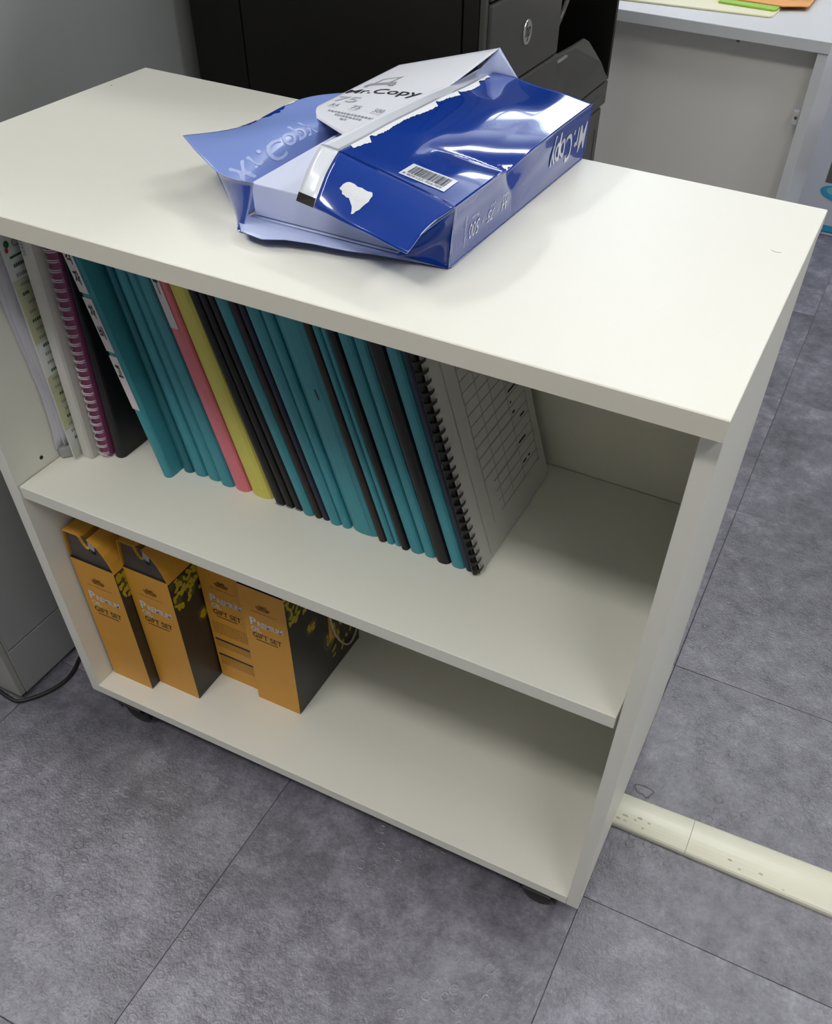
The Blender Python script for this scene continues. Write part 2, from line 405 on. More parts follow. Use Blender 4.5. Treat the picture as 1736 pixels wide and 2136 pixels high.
for y in (.0619, .30):
    b = MB(); b.lathe([(.0026, 0), (.0026, .0006), (.0018, .0006)], (.0012+sp-.0001, y, .4125+B), 'x', 14); b.build('peg_hole', RUBBER, sh)
def castor(x, y):
    c = MB(); c.box((x-.02, y-.02, B-.0045), (x+.02, y+.02, B-.0003)); o = c.build('castor', RUBBER, sh, bevel=.001)
    k = MB(); k.lathe([(.010, 0), (.019, .0008), (.0226, .004), (.0232, .010), (.0226, .016), (.019, .0192), (.010, .020)], (x, y-.010, .0234), 'y', 28); k.build('wheel', RUBBER, o, smooth=True)
    k = MB(); k.prism([(-.0275, .022), (-.0265, .036), (-.016, .0452), (.016, .0452), (.0265, .036), (.0275, .022), (.016, .040), (-.016, .040)], lambda p, h: (x+p[0], y+h, p[1]), -.013, .013); k.build('hood', RUBBER, o, bevel=.002)
for x, y in ((.072, .032), (.742, .032), (.068, .34), (.742, .34)): castor(x, y)
# small scuffs on the top board
b = MB(); b.tube([(.7700, .2775, H+.00005), (.7745, .2752, H+.0001), (.7790, .2768, H+.00005)], .0003, 6)
b.build('scratch', mat('scratch_grey', (.5, .5, .46), .6), sh)
b = MB(); b.lathe([(.0009, 0), (.0007, .0003)], (.013, .321, H), 'z', 10); b.build('speck', mat('speck_brown', (.25, .2, .15), .6), sh)

# ------------------------------------------------------------------ lower compartment: gift boxes
def gift_box(idx, x, y, label, side, rope):
    w_, d_, zt, top = .0735, .175, B+.2615, .050; w_ -= .0004*(idx == 1)
    z0 = bt+.0002
    t = thing('gift_box', (x+w_/2, y, z0), label, 'gift box', 'orange oil gift boxes in the lower compartment')
    b = MB(); b.use(BOXO).add([(x, y, z0), (x+w_, y, z0), (x+w_, y, zt), (x, y, zt)], [(0, 1, 2, 3)])
    b.use(BOXD).add([(x, y, z0), (x+w_, y, z0), (x+w_, y, zt), (x, y, zt), (x, y+d_, z0), (x+w_, y+d_, z0), (x+w_, y+d_, zt), (x, y+d_, zt)],
          [(4, 5, 1, 0), (1, 5, 6, 2), (5, 4, 7, 6), (4, 0, 3, 7), (3, 2, 6, 7)])
    body = b.build('box_body', None, t, bevel=.0004)
    # carrying top: dark gable panel in front, orange folded cover above
    g0 = y+.0035
    prof = [(x+.002, zt), (x+w_-.002, zt), (x+w_-.013, zt+.030), (x+w_-.027, zt+.044), (x+.038, zt+.046), (x+.006, zt+.046)]
    b = MB(); b.prism(prof, lambda p, h: (p[0], h, p[1]), g0, g0+.0012); b.build('gable_panel', BOXG, t)
    b = MB(); b.prism(prof, lambda p, h: (p[0], h, p[1]), y+d_-.006, y+d_-.005); b.build('gable_panel', BOXG, t)
    th = .0013
    def shell(pts, nm):
        up = [Vector(p) for p in pts]; lo = []
        for i, p in enumerate(up):
            a = up[max(0, i-1)]; c = up[min(len(up)-1, i+1)]; tdir = (c-a).normalized(); lo.append(p+Vector((tdir.y, -tdir.x))*th)
        b = MB(); n = len(up)
        poly = [(p.x, p.y) for p in up]+[(p.x, p.y) for p in reversed(lo)]
        # build as strip of quads along y
        vs = [(p[0], yy, p[1]) for yy in (y+.0002, y+d_-.002) for p in poly]; m_ = len(poly)
        fs = []
        for i in range(n-1):
            a, c = i, i+1; d1, e1 = m_-1-i, m_-2-i
            fs += [(a, d1, e1, c), (m_+a, m_+c, m_+e1, m_+d1)]
        fs += [(i, (i+1) % m_, m_+(i+1) % m_, m_+i) for i in range(m_)]
        b.add(vs, fs); return b.build(nm, BOXO, t)
    shell([(x+w_+.0012, zt-.002), (x+w_-.0025, zt+.012), (x+w_-.008, zt+.026), (x+w_-.016, zt+.038), (x+w_-.024, zt+.0435), (x+.044, zt+.0475)][::-1], 'roof_flap')
    shell([(x-.0003, zt+.002), (x+.0015, zt+.030), (x+.004, zt+.0480), (x+.028, zt+.0490), (x+.032, zt+.045), (x+.0345, zt+.036), (x+.038, zt+.031), (x+.042, zt+.030)], 'roof_flap')
    b = MB(); b.lathe([(.0016, 0), (.0030, .0002), (.0030, .0012), (.0012, .0016)], (x+.0465, g0-.0018, zt+.024), 'y', 14); b.build('cord_hole', RUBBER, t)
    b = MB(); b.prism([(x+.040, zt+.031), (x+.049, zt+.026), (x+.052, zt+.038), (x+.043, zt+.0455)], lambda p, h: (p[0], h, p[1]), g0-.0012, g0-.0002)
    b.build('cord_lock', mat('pale_plastic', (.42, .42, .46), .4), t)
    # printed front
    yy = y-.00025
    def F(u, v, z_): return (x+u*w_, yy, z0+(zt-z0)*z_)
    b = MB(); b.use(INKW)
    zf = lambda k: zt-k
    if side == 'front' or side == 'back':
        put_text(b, 'P', plane_fn((x+.0115, yy, zf(.073)), (.0105, 0, 0), (0, 0, .0150)), .025)
        put_text(b, 'REMIUM', plane_fn((x+.0235, yy, zf(.073)), (.0405, 0, 0), (0, 0, .0102)), .02)
        put_text(b, 'OIL', plane_fn((x+.0115, yy, zf(.0855)), (.0165, 0, 0), (0, 0, .0095)), .015)
        b.use(BOXDK); put_text(b, 'GIFT SET', plane_fn((x+.0120, yy, zf(.0985)), (.0475, 0, 0), (0, 0, .0100)), .02)
        for k in range(16): b.add([(x+.016+k*.0023, yy, zf(.1035)), (x+.0178+k*.0023, yy, zf(.1035)), (x+.0178+k*.0023, yy, zf(.1015)), (x+.016+k*.0023, yy, zf(.1015))], [(0, 1, 2, 3)])
    b.use(BOXBR)                                               # flower crest over a faint script line
    cx, cz = x+w_*.5, zf(.036)
    for k in range(9):
        a = math.pi*(k/8); r = .0085 if k % 2 else .0062
        px, pz = cx+math.cos(a)*r*1.15, cz+math.sin(a)*r*.9
        pts = [(px+.0030*math.cos(q), yy, pz+.0022*math.sin(q)) for q in [j*math.pi/3 for j in range(6)]]
        b.add(pts, [tuple(range(6))])
    b.add([(cx-.0075, yy, cz-.002), (cx+.0075, yy, cz-.002), (cx+.002, yy, cz+.005), (cx-.002, yy, cz+.005)], [(0, 1, 2, 3)])
    rr = random.Random(idx)
    for k in range(14):
        h_ = rr.uniform(.0010, .0024)
        b.add([(cx-.021+k*.003, yy, cz-.009), (cx-.0192+k*.003, yy, cz-.009), (cx-.0186+k*.003, yy, cz-.009+h_), (cx-.0204+k*.003, yy, cz-.009+h_)], [(0, 1, 2, 3)])
    if side == 'back':
        for zz0, n in ((.118, 8), (.162, 4), (.196, 6)):
            b.use(BOXMU)
            for r_ in range(n):
                xx = x+.005
                while xx < x+w_-.008:
                    l = rr.uniform(.002, .007); l = min(l, x+w_-.005-xx)
                    b.add([(xx, yy, zf(zz0+r_*.0033)), (xx+l, yy, zf(zz0+r_*.0033)), (xx+l, yy, zf(zz0+r_*.0033)+.0014), (xx, yy, zf(zz0+r_*.0033)+.0014)], [(0, 1, 2, 3)]); xx += l+.001
        b.use(BOXBL)
        for zz0 in (.1535, .188):
            b.add([(x+.004, yy, zf(zz0+.0045)), (x+w_-.004, yy, zf(zz0+.0045)), (x+w_-.004, yy, zf(zz0)), (x+.004, yy, zf(zz0))], [(0, 1, 2, 3)])
    b.build('front_print', None, t)
    # printed right side: photograph of blossoms and bowls on dark wood
    b = MB(); X = x+w_+.00025; rr = random.Random(40+idx)
    def petal(cy, cz, r1, r2, a, m_):
        nonlocal X
        X += .0000012
        b.use(m_); pts = []
        for j in range(8):
            q = j*math.pi/4; u = r1*math.cos(q)*(1 if j % 2 else .85); v = r2*math.sin(q)
            pts.append((X, min(max(cy+u*math.cos(a)-v*math.sin(a), y+.001), y+d_-.001), min(max(cz+u*math.sin(a)+v*math.cos(a), z0+.001), zt-.001)))
        b.add(pts, [tuple(range(8))])
    for k in range(26): petal(y+rr.uniform(.004, .07), zt-rr.uniform(.004, .052), .007, .005, rr.uniform(0, 3), PETAL2)
    for k in range(60):
        cy = rr.uniform(.003, .078); petal(y+cy, zt-rr.uniform(.006, .060-.0003*abs(cy-.035)*1000*.5), rr.uniform(.004, .008), rr.uniform(.0022, .0035), rr.uniform(0, 3), PETAL)
    for (cy, cz, r) in ((.052, .100, .017), (.098, .165, .026)):
        for q_, mm in ((1.0, mat('bowl_rim_print', (.10, .085, .06), .4)), (.84, BOXD), (.72, BOWL)): petal(y+cy, zt-cz, r*q_, r*q_*.78, 0, mm)
        for k in range(12): petal(y+cy+rr.uniform(-r, r)*.45, zt-cz+rr.uniform(-r, r)*.4, .004, .0025, rr.uniform(0, 3), PETAL)
    b.use(BOXO); X += .00001
    yo = y+.093
    if idx == 3:
        b.add([(X, yo, zt-.172), (X, yo+.008, zt-.172), (X, yo+.008, zt-.002), (X, yo, zt-.002)], [(0, 1, 2, 3)])
    for k in range(90):
        petal(yo+rr.uniform(.008, .078), zt-rr.uniform(.01, .215), rr.uniform(.004, .009), rr.uniform(.0025, .004), rr.uniform(0, 3), PETAL if rr.random() < .8 else PETAL2)
    tag(b.build('side_print', None, t), kind='stuff')
    if rope:
        pts = [(x+w_+.003, y+yy_, zt-zz_) for yy_, zz_ in rope]
        sm = []
        for i in range(len(pts)-1):
            p0, p1, p2, p3 = [Vector(pts[max(0, min(len(pts)-1, i+q))]) for q in (-1, 0, 1, 2)]
            for u in (0, .25, .5, .75): sm.append(.5*((2*p1)+(-p0+p2)*u+(2*p0-5*p1+4*p2-p3)*u*u+(-p0+3*p1-3*p2+p3)*u**3))
        sm.append(Vector(pts[-1]))
        MB().tube(sm, .0017, 8).build('rope_handle', ROPE, t, smooth=True)
    return t
gift_box(0, .0215, .0465, 'orange oil gift box against the left side panel, leftmost of the four', 'front', None)
gift_box(1, .0960, .0635, 'orange oil gift box with folded carrying top, second from the left panel', 'front', [(.118, -.01), (.112, .01), (.108, .022), (.104, .030)])
gift_box(2, .1715, .1185, 'orange oil gift box set back, with ingredient text and two dark bars', 'back', None)
gift_box(3, .2465, .1075, 'rightmost orange oil gift box, dark flower-printed side and rope loop showing', 'front', [(.092, .060), (.094, .100), (.100, .150), (.118, .195), (.140, .222), (.160, .216), (.170, .190), (.168, .14), (.160, .09)])

# ------------------------------------------------------------------ middle shelf: leaning folders
ZB, ZT = zs, .65+B                        # heights at which the lean table below is given
yf = .135
def lean(xb0, xb1, xt0, xt1):
    def fn(p, h):                          # p: (u across 0..1, y), h: world z
        k = (h-ZB)/(ZT-ZB)
        a = xb0+(xt0-xb0)*k; c = xb1+(xt1-xb1)*k
        return (a+(c-a)*p[0], p[1], h)
    return fn
def folder(name, x, m, label, cat, top=.694, y0=yf, dep=.222, kind='folder', group='leaning folders on the middle shelf'):
    xb0, xb1, xt0, xt1 = x
    g_ = .0004; xb0 += g_; xb1 -= g_; xt0 += g_; xt1 -= g_
    fn = lean(*(xb0, xb1, xt0, xt1)); t = thing(name, ((xb0+xb1)/2, y0+dep/2, zs), label, cat, group)
    z0, z1 = zs+.0006, top+B; wdt = xb1-xb0; wt = min(.3, .0012/wdt)
    def P(p, h): return fn(p, h)
    r = min(.006, wdt*.45)
    out = [(0, y0+r), (.06, y0+r*.55), (.2, y0+r*.15), (.38, y0), (.62, y0), (.8, y0+r*.15), (.94, y0+r*.55), (1, y0+r)]
    b = MB()
    if kind == 'folder':
        poly = out+[(1, y0+dep), (1-wt, y0+dep), (1-wt, y0+r+.004), (wt, y0+r+.004), (wt, y0+dep), (0, y0+dep)]
        b.prism(poly, P, z0, z1, 3); b.build('cover', m, t)
        b = MB(); b.prism([(wt+.03, y0+r+.006), (1-wt-.03, y0+r+.006), (1-wt-.03, y0+dep-.006), (wt+.03, y0+dep-.006)], P, z0+.002, z1-.006, 3); b.build('pages', PAGE, t)
    else:
        poly = out+[(1, y0+dep), (0, y0+dep)]
        b.prism(poly, P, z0, z1, 3); b.build('cover', m, t)
    return t, fn
F_ = [
 # bottom x0,x1, top x0,x1 (at z .65), material, name, label
 (.171, .186, .128, .136, TEALD, 'display_folder', 'deep teal folder just right of the labelled one'),
 (.187, .205, .137, .151, TEAL, 'display_folder', 'teal folder, second to the right of the labelled one'),
 (.206, .226, .152, .166, TEAL, 'display_folder', 'teal folder, third to the right of the labelled one'),
 (.227, .2465, .167, .183, TEAL, 'display_folder', 'teal folder leaning directly against the pink folder'),
 (.247, .269, .184, .204, PINK, 'display_folder', 'pink folder with handwritten white strip'),
 (.271, .301, .205, .232, YEL, 'display_folder', 'yellow folder between the pink and black ones'),
 (.3070, .3205, .2335, .244, BLK, 'report_binder', 'slim black binder touching the yellow folder'),
 (.3210, .3325, .2445, .2535, BLK, 'report_binder', 'slim black binder in the middle of three black ones'),
 (.3330, .3450, .2540, .2645, BLK, 'report_binder', 'slim black binder, last of three before the thick teal folder'),
 (.3455, .3615, .2650, .2820, TEAL, 'display_folder', 'thick teal folder right after the three slim black binders'),
 (.3620, .3715, .2825, .2910, BRN, 'report_binder', 'slim brown-black binder right of the thick teal folder'),
 (.3720, .3820, .2915, .3010, NAVY, 'report_binder', 'slim navy binder beside the brown-black one'),
 (.3825, .3985, .3020, .3200, TEAL, 'display_folder', 'teal folder right of the slim navy binder'),
 (.3990, .4110, .3205, .3330, TEAL, 'display_folder', 'narrow teal folder left of the widest teal folder'),
 (.4115, .4480, .3335, .3705, TEAL, 'display_folder', 'widest teal folder, with a small dark mark on its spine'),
 (.4485, .4590, .3710, .3800, BRN, 'report_binder', 'thin dark binder right of the widest teal folder'),
 (.4595, .4690, .3805, .3890, TEAL, 'display_folder', 'thin teal folder after the thin dark binder'),
 (.4695, .4780, .3895, .3975, TEAL, 'display_folder', 'thin teal folder before the second dark binder'),
 (.4785, .4885, .3980, .4075, BLK, 'report_binder', 'black binder between thin teal and paired teal folders'),
 (.4890, .5060, .4080, .4240, TEAL, 'display_folder', 'left folder of the teal pair before the thick black binder'),
 (.5065, .5225, .4245, .4405, TEAL, 'display_folder', 'right folder of the teal pair before the thick black binder'),
 (.5230, .5410, .4410, .4600, BLK, 'report_binder', 'thick black binder near the right end of the row'),
 (.5415, .5590, .4605, .4780, TEAL, 'display_folder', 'last teal folder at the right end of the row'),
 (.5595, .5700, .4785, .4890, NAVY, 'report_binder', 'navy binder next to the comb-bound document'),
]
for k, (a, c, d, e, m, nm, lb) in enumerate(F_):
    t, fn = folder(nm, (a, c, d, e), m, lb, 'folder' if nm == 'display_folder' else 'binder', y0=yf+.0012*((k*37) % 3))
    y0 = yf+.0012*((k*37) % 3)
    def SF(u, z): p = fn((u, y0), z+B); return Vector((p[0], y0-.0004, p[2]))
    if m is PINK:
        b = MB(); b.use(mat('label_card', (.70, .66, .66), .5))
        vs = [SF(.25, .600), SF(.78, .600), SF(.78, .690), SF(.25, .690)]; b.add(vs, [(0, 1, 2, 3)])
        b.build('paper_strip', None, t)
        b = MB(); 
        put_text(b, 'ㅜ', lambda u, v: SF(.36+.32*u, .636+.016*v)+Vector((0, -.0003, 0)), .02)
        put_text(b, '가', lambda u, v: SF(.36+.32*u, .662+.016*v)+Vector((0, -.0003, 0)), .02)
        b.build('handwriting', INKB, t)
    if k == 14:
        b = MB(); b.add([SF(.60, .5655), SF(.66, .5655), SF(.64, .577), SF(.58, .577)], [(0, 1, 2, 3)]); b.build('dark_mark', INKB, t)
    if m is BLK and nm == 'report_binder' and k in (6, 7, 8):
        b = MB(); b.add([SF(.1, .4000), SF(.9, .4000), SF(.9, .4013), SF(.1, .4013)], [(0, 1, 2, 3)]); b.build('foot_edge', INKG, t)
    if m is TEAL and k in (9, 12, 14):                         # welded seam beside the spine
        b = MB(); b.add([SF(.80, .402), SF(.815, .402), SF(.815, .690), SF(.80, .690)], [(0, 1, 2, 3)]); b.build('welded_seam', TEALD, t)
# labelled clear file
t, fn = folder('display_folder', (.1560, .1690, .0970, .1150), TEAL, 'teal folder with handwritten white spine strips, leaning next to the pink spiral notebook', 'folder', y0=.115, dep=.21)
b = MB()
def SF(u, z, o=.0004): p = fn((u, .115), z+B); return Vector((p[0], .115-o, p[2]))
for z0_, z1_ in ((.625, .690), (.560, .620), (.49, .555)): b.add([SF(.14, z0_), SF(.90, z0_), SF(.90, z1_), SF(.14, z1_)], [(0, 1, 2, 3)])
b.build('paper_strip', mat('label_card', (.7, .7, .7), .5), t)
b = MB()
for ch, z_ in (('각', .655), ('자', .634), ('차', .598), ('비', .575), ('고', .53)):
    put_text(b, ch, lambda u, v: SF(.30+.45*u, z_+.015*v, .0008), .03)
tag(b.build('handwriting', INKB, t), kind='stuff')
b = MB(); p = lambda y, z: Vector(fn((1, y), z+B))+Vector((.0005, 0, 0))
b.add([p(.15, .402), p(.35, .402), p(.35, .585), p(.15, .635)], [(0, 1, 2, 3)]); b.build('inserted_sheet', GREYS, t)
# pink-magenta spiral notebook
ringx0, ringx1 = .0715, .0865
t = thing('spiral_notebook', (.079, .2, zs), 'magenta spiral notebook with white wire rings, between white binder and labelled folder', 'notebook')
fnb = lean(.0600, .0750, .0722, .0872)
b = MB(); b.prism([(0, .1155), (1, .1155), (1, .32), (0, .32)], fnb, zs+.0006, .68+B, 2); b.build('cover', MAG, t, bevel=.001)
nr = 25
for k in range(nr):
    z_ = .405+k*.0108
    c0 = Vector(fnb((0, .1155), z_+B)); c1 = Vector(fnb((1, .1155), z_+B))
    for dz in (0, .0022):
        pts = []
        for j in range(9):
            a = math.pi*j/8
            pts.append((c0.x+(c1.x-c0.x)*(.5-.5*math.cos(a)), .1153-.0065*math.sin(a), z_+B+dz))
        rb = MB().tube(pts, .00062, 6).build('binding_ring', mat('white_wire', (.62, .56, .60), .35), t, smooth=True)
# thin black folder between notebook and labelled folder
folder('report_binder', (.0765, .0920, .0880, .0925), BLK, 'thin black folder leaning behind the labelled teal folder, beside the spiral notebook', 'binder', y0=.119, dep=.19, top=.665)
# white ring binder (upright)
t = thing('ring_binder', (.0615, .2, zs), 'upright white binder with a grey side, left of the spiral notebook', 'binder')
lw = lambda p, h: (p[0]-.0100*(1-(h-zs)/.307), p[1], h)
b = MB(); b.prism([(.0535, .1035), (.0550, .1005), (.0675, .1005), (.0690, .1035), (.0690, .33), (.0675, .33), (.0675, .104), (.055, .104), (.055, .33), (.0535, .33)], lw, zs+.0006, .705+B, 2); b.build('cover', BINDW, t)
b = MB(); b.prism([(.0560, .106), (.0665, .106), (.0665, .322), (.0560, .322)], lw, zs+.003, .695+B, 2); b.build('pages', PAGE, t)
b = MB()
for k in range(9): b.add([(.0555, .1000, .659+B+k*.0035), (.0600, .1000, .659+B+k*.0035), (.0600, .1000, .6612+B+k*.0035), (.0555, .1000, .6612+B+k*.0035)], [(0, 1, 2, 3)])
b.build('spine_print', mat('blue_grey_ink', (.30, .34, .40), .5), t)
# brochure standing at the left
t = thing('brochure', (.045, .2, zs), 'printed white brochure with green rule and yellow rows, standing left of the white binder', 'brochure')
def w_br(s, tt):                                             # s: along depth, tt: height
    return (.0384-.003*math.sin(s*2.2)+.0035*(1-tt), .089+.20*s, zs+.004+.287*tt)
sheet('leaf', w_br, 8, 8, BROCH, BROCH, t, th=.0022, flip=1)
b = MB(); gg = surf_fn(w_br, 0, 0, 1, 0, 0, 1, .0016, 1)
def bq(m_, s0, t0, s1, t1):
    b.use(m_); n_ = 3
    for i in range(n_):
        a0 = s0+(s1-s0)*i/n_; a1 = s0+(s1-s0)*(i+1)/n_
        b.add([gg(a0, t0), gg(a1, t0), gg(a1, t1), gg(a0, t1)], [(0, 1, 2, 3)])
bq(GRN, .03, .872, .5, .880)
b.use(mat('emblem_green', (.02, .12, .06), .5)); surf_poly(b, gg, [(.035+.018*math.cos(a), .925+.014*math.sin(a)) for a in [k*math.pi/4 for k in range(8)]])
b.use(RED); surf_poly(b, gg, [(.025+.012*math.cos(a), .905+.010*math.sin(a)) for a in [k*math.pi/4 for k in range(8)]])
b.use(INKG); put_text(b, 'CB', lambda u, v: gg(.07+.09*u, .905+.03*v))
rr = random.Random(3)
for k in range(22):
    z_ = .845-k*.036
    if 2 <= k <= 8 or 13 <= k <= 19: bq(BRYEL, .0, z_-.018, .5, z_+.017)
tag(b.build('yellow_rows', None, t), kind='stuff')
b = MB(); gg = surf_fn(w_br, 0, 0, 1, 0, 0, 1, .0021, 1)
for k in range(22):
    z_ = .845-k*.036; s_ = .03+.02*rr.random()
    for q in range(rr.randint(3, 5)): bq(INKG if k % 3 else GRN, s_, z_-.006, s_+.012, z_+.006); s_ += .016
tag(b.build('text_rows', None, t), kind='stuff')
# clear plastic pouch leaning on the left panel
t = thing('plastic_pouch', (.03, .2, zs), 'crumpled lilac-white plastic pouch of papers leaning on the left side panel', 'plastic pouch')
for q in range(4):
    def w_bag(s, tt, q=q):
        bul = math.sin(math.pi*min(1, tt*1.02))
        return (.0222+.0022*q*(1-.75*tt)+(.0004+.0012*q)*bul+.0012*math.sin(9*tt+q*2)+.0015*math.sin(s*6+q), .0835+.006*q*(1-.3*tt)+.21*s+.004*math.sin(tt*5+q), zs+.014+.24*tt+.002*q)
    sheet('film_layer', w_bag, 10, 14, BAG, BAG, t, th=.0022, flip=1)
b = MB(); b.prism([(.0190, .086), (.0265, .084), (.0345, .094), (.0365, .27), (.0190, .27)], lambda p, h: (p[0], p[1], h), zs+.0006, zs+.0145); b.build('folded_bottom', GREYS, t, bevel=.002)
# comb-bound document at the right end of the row
xd = (.5705, .5790, .4895, .4980)
fn = lean(*xd)
t = thing('comb_bound_document', (.575, .25, zs), 'comb-bound document with white ruled-table page, at the right end of the row', 'document')
b = MB(); b.prism([(0, .140), (.78, .140), (.78, .348), (0, .348)], fn, zs+.0006, .694+B, 2); b.build('cover', BLK, t)
b = MB(); b.prism([(.82, .141), (1, .141), (1, .347), (.82, .347)], fn, zs+.001, .692+B, 2); b.build('page', PAGE, t)
def PD(y, z, o=.0004): v = Vector(fn((1, y), z+B)); return v+Vector((.95*o, 0, .3*o))
b = MB()
def line(y0, z0, y1, z1, w_=.0004):
    d = Vector((y1-y0, z1-z0)); n = Vector((-d.y, d.x)).normalized()*w_
    b.add([PD(y0-n.x, z0-n.y), PD(y1-n.x, z1-n.y), PD(y1+n.x, z1+n.y), PD(y0+n.x, z0+n.y)], [(0, 1, 2, 3)])
line(.170, .405, .170, .69)
for k in range(18): line(.195 if k < 14 else .215, .645-k*.0125, .330, .645-k*.0125)
for y_ in (.195, .225, .252, .285, .330): line(y_, .43, y_, .645)
b.build('ruled_table', INKG, t)
b = MB(); rr = random.Random(5)
for k in range(16):
    z_ = .637-k*.0125
    for y_, l in ((.290, .018), (.306, .010)):
        if rr.random() < .5: line(y_, z_, y_+l*rr.random()+.003, z_, .0012)
tag(b.build('printed_words', INKB, t), kind='stuff')
for k in range(28):
    z_ = .407+k*.0103
    c0 = Vector(fn((0, .140), z_+B)); c1 = PD(.150, z_, .001)
    pts = [(c0.x, .1405, z_+B), (c0.x+.002, .1330, z_+B), ((c0.x+c1.x)/2, .1305, z_+B), (c1.x-.0005, .133, z_+B), (c1.x+.0018, .139, z_+B), (c1.x+.0012, .1465, z_+B-.001)]
    q = MB(); 
    for s_ in range(len(pts)-1):
        p0, p1 = Vector(pts[s_]), Vector(pts[s_+1])
        q.add([p0+Vector((0, 0, -.0021)), p1+Vector((0, 0, -.0021)), p1+Vector((0, 0, .0021)), p0+Vector((0, 0, .0021)),
               p0*1+Vector((-.0003, .0009, -.0021)), p1+Vector((-.0003, .0009, -.0021)), p1+Vector((-.0003, .0009, .0021)), p0+Vector((-.0003, .0009, .0021))],
              [(0, 1, 2, 3), (7, 6, 5, 4), (0, 4, 5, 1), (3, 2, 6, 7), (1, 5, 6, 2), (0, 3, 7, 4)])
    q.build('comb_tooth', BLK, t)
b = MB().tube([(fn((.4, .136), z+B)[0], .1365, z+B) for z in (.401, .5, .6, .692)], .0035, 10).build('comb_spine', BLK, t, smooth=True)
# ------------------------------------------------------------------ opened ream wrapper on the shelf unit
ream = thing('ream_wrapper', (.45, .25, .808), 'torn-open glossy blue copier-paper wrapper lying on top of the shelf unit', 'paper wrapper')
sheet('top_flap', w_top, 56, 90, BLUE_O, BLUE_IN, ream, flip=-1)
sheet('right_side', w_right, 26, 90, BLUE_O, BLUE_IN, ream, flip=-1)
sheet('front_flap', w_flap, 30, 20, BLUE_O, BLUE_IN, ream, flip=1)
def w_strip(s, t): x, y, z = bil(W_g, W_sG, W_sB, W_R, s, t); return (x, y, z+.004*math.sin(math.pi*t)*(0)+.0013*wob(1, t, .4)*min(1, 3*t+.2))
def w_stripf(s, t): x, y, z = bil(W_g, W_sG, W_sF, W_f, s, t); return (x, y, z+.004*math.sin(math.pi*t)+.0012*wob(1, t, 3.)*t)
sheet('glue_strip', w_strip, 4, 60, WHITE_F, WHITE_F, ream, flip=-1)
sheet('glue_strip', w_stripf, 4, 14, WHITE_F, WHITE_F, ream, flip=1)
b = MB(); gs = surf_fn(w_stripf, 0, 0, 1, 0, 0, 1, .0006, 1)
surf_quad(b, gs, (.0, .88), (1, .88), (1, 1), (0, 1)); b.build('black_tab', mat('black_film', (.012, .010, .008), .3), ream)
sheet('left_side', w_left, 34, 44, BLUE_O, BLUE_T, ream, flip=1)
def w_back(s, t): return lerp3(lerp3((.3502, .397, T+.001), (.5535, .3975, T+.001), s), lerp3((.345, .397, T+.036), (.5555, .397, T+.049), s), t)
sheet('back_end', w_back, 8, 4, BLUE_O, BLUE_IN, ream, flip=1)
BFP = [(.352,.086,.006),(.373,.061,.0085),(.395,.058,.008),(.413,.066,.0085),(.436,.072,.008),(.450,.074,.0075),(.466,.077,.007),(.484,.084,.006),(.502,.090,.0045),(.522,.096,.003),(.543,.1015,.0012)]
def w_bottom(s, t):                     # s along x, t: 0 free front edge, 1 fold
    k = min(len(BFP)-2, int(s*(len(BFP)-1))); u = s*(len(BFP)-1)-k
    p = lerp3(BFP[k], BFP[k+1], u); q = (.349+.195*s, .1045-.002*s, .0009)
    r = lerp3(p, q, t); return (r[0], r[1], T+r[2]+.002*math.sin(math.pi*t)*(1-s))
sheet('bottom_flap', w_bottom, 40, 6, WHITE_F if False else BLUE_IN, BLUE_O, ream, flip=1)
def w_floor(s, t): return (.350+.195*s+.006*t, .105+.290*t, T+.0007)
sheet('bottom_side', w_floor, 4, 4, BLUE_IN, BLUE_O, ream, flip=1)
def w_gr(s, t):                         # folded-in dark gusset at the front right corner
    p = bil((.548, .1015, T+.049), (.544, .1015, T+.0015), (.500, .0935, T+.006), (.528, .070, T+.032), s, t)
    return (p[0], p[1]+.012*math.sin(math.pi*t)*math.sin(math.pi*s), p[2])
sheet('right_gusset', w_gr, 10, 10, BLUE_O, BLUE_IN, ream, flip=-1)
def w_gl(s, t):                         # left gusset curling forward, blue outside towards the camera
    a = lerp3((.322, .103, T+.0335), (.376, .082, T+.041), s); m_ = lerp3((.338, .100, T+.006), (.371, .079, T+.018), s); c = lerp3((.352, .0865, T+.002), (.3625, .0745, T+.001), s)
    u = t; r = tuple((1-u)**2*a[k]+2*u*(1-u)*m_[k]+u*u*c[k] for k in range(3))
    return (r[0], r[1]-.004*math.sin(math.pi*s), r[2])
sheet('left_gusset', w_gl, 14, 14, BLUE_O, BLUE_IN, ream, flip=-1)
sheet('label_panel', w_label, 26, 26, mat('white_label_film', (.76, .78, .84), .4, coat=.2), BLUE_IN, ream, flip=1)
def w_bf(s, t):                         # small turned-back corner behind the ridge
    return bil((.436, .372, T+.060), (.452, .392, T+.063), (.4775, .397, T+.0575), (.454, .3962, T+.0835), s, t)
sheet('turned_corner', w_bf, 10, 10, BLUE_IN, BLUE_IN, ream, flip=1)
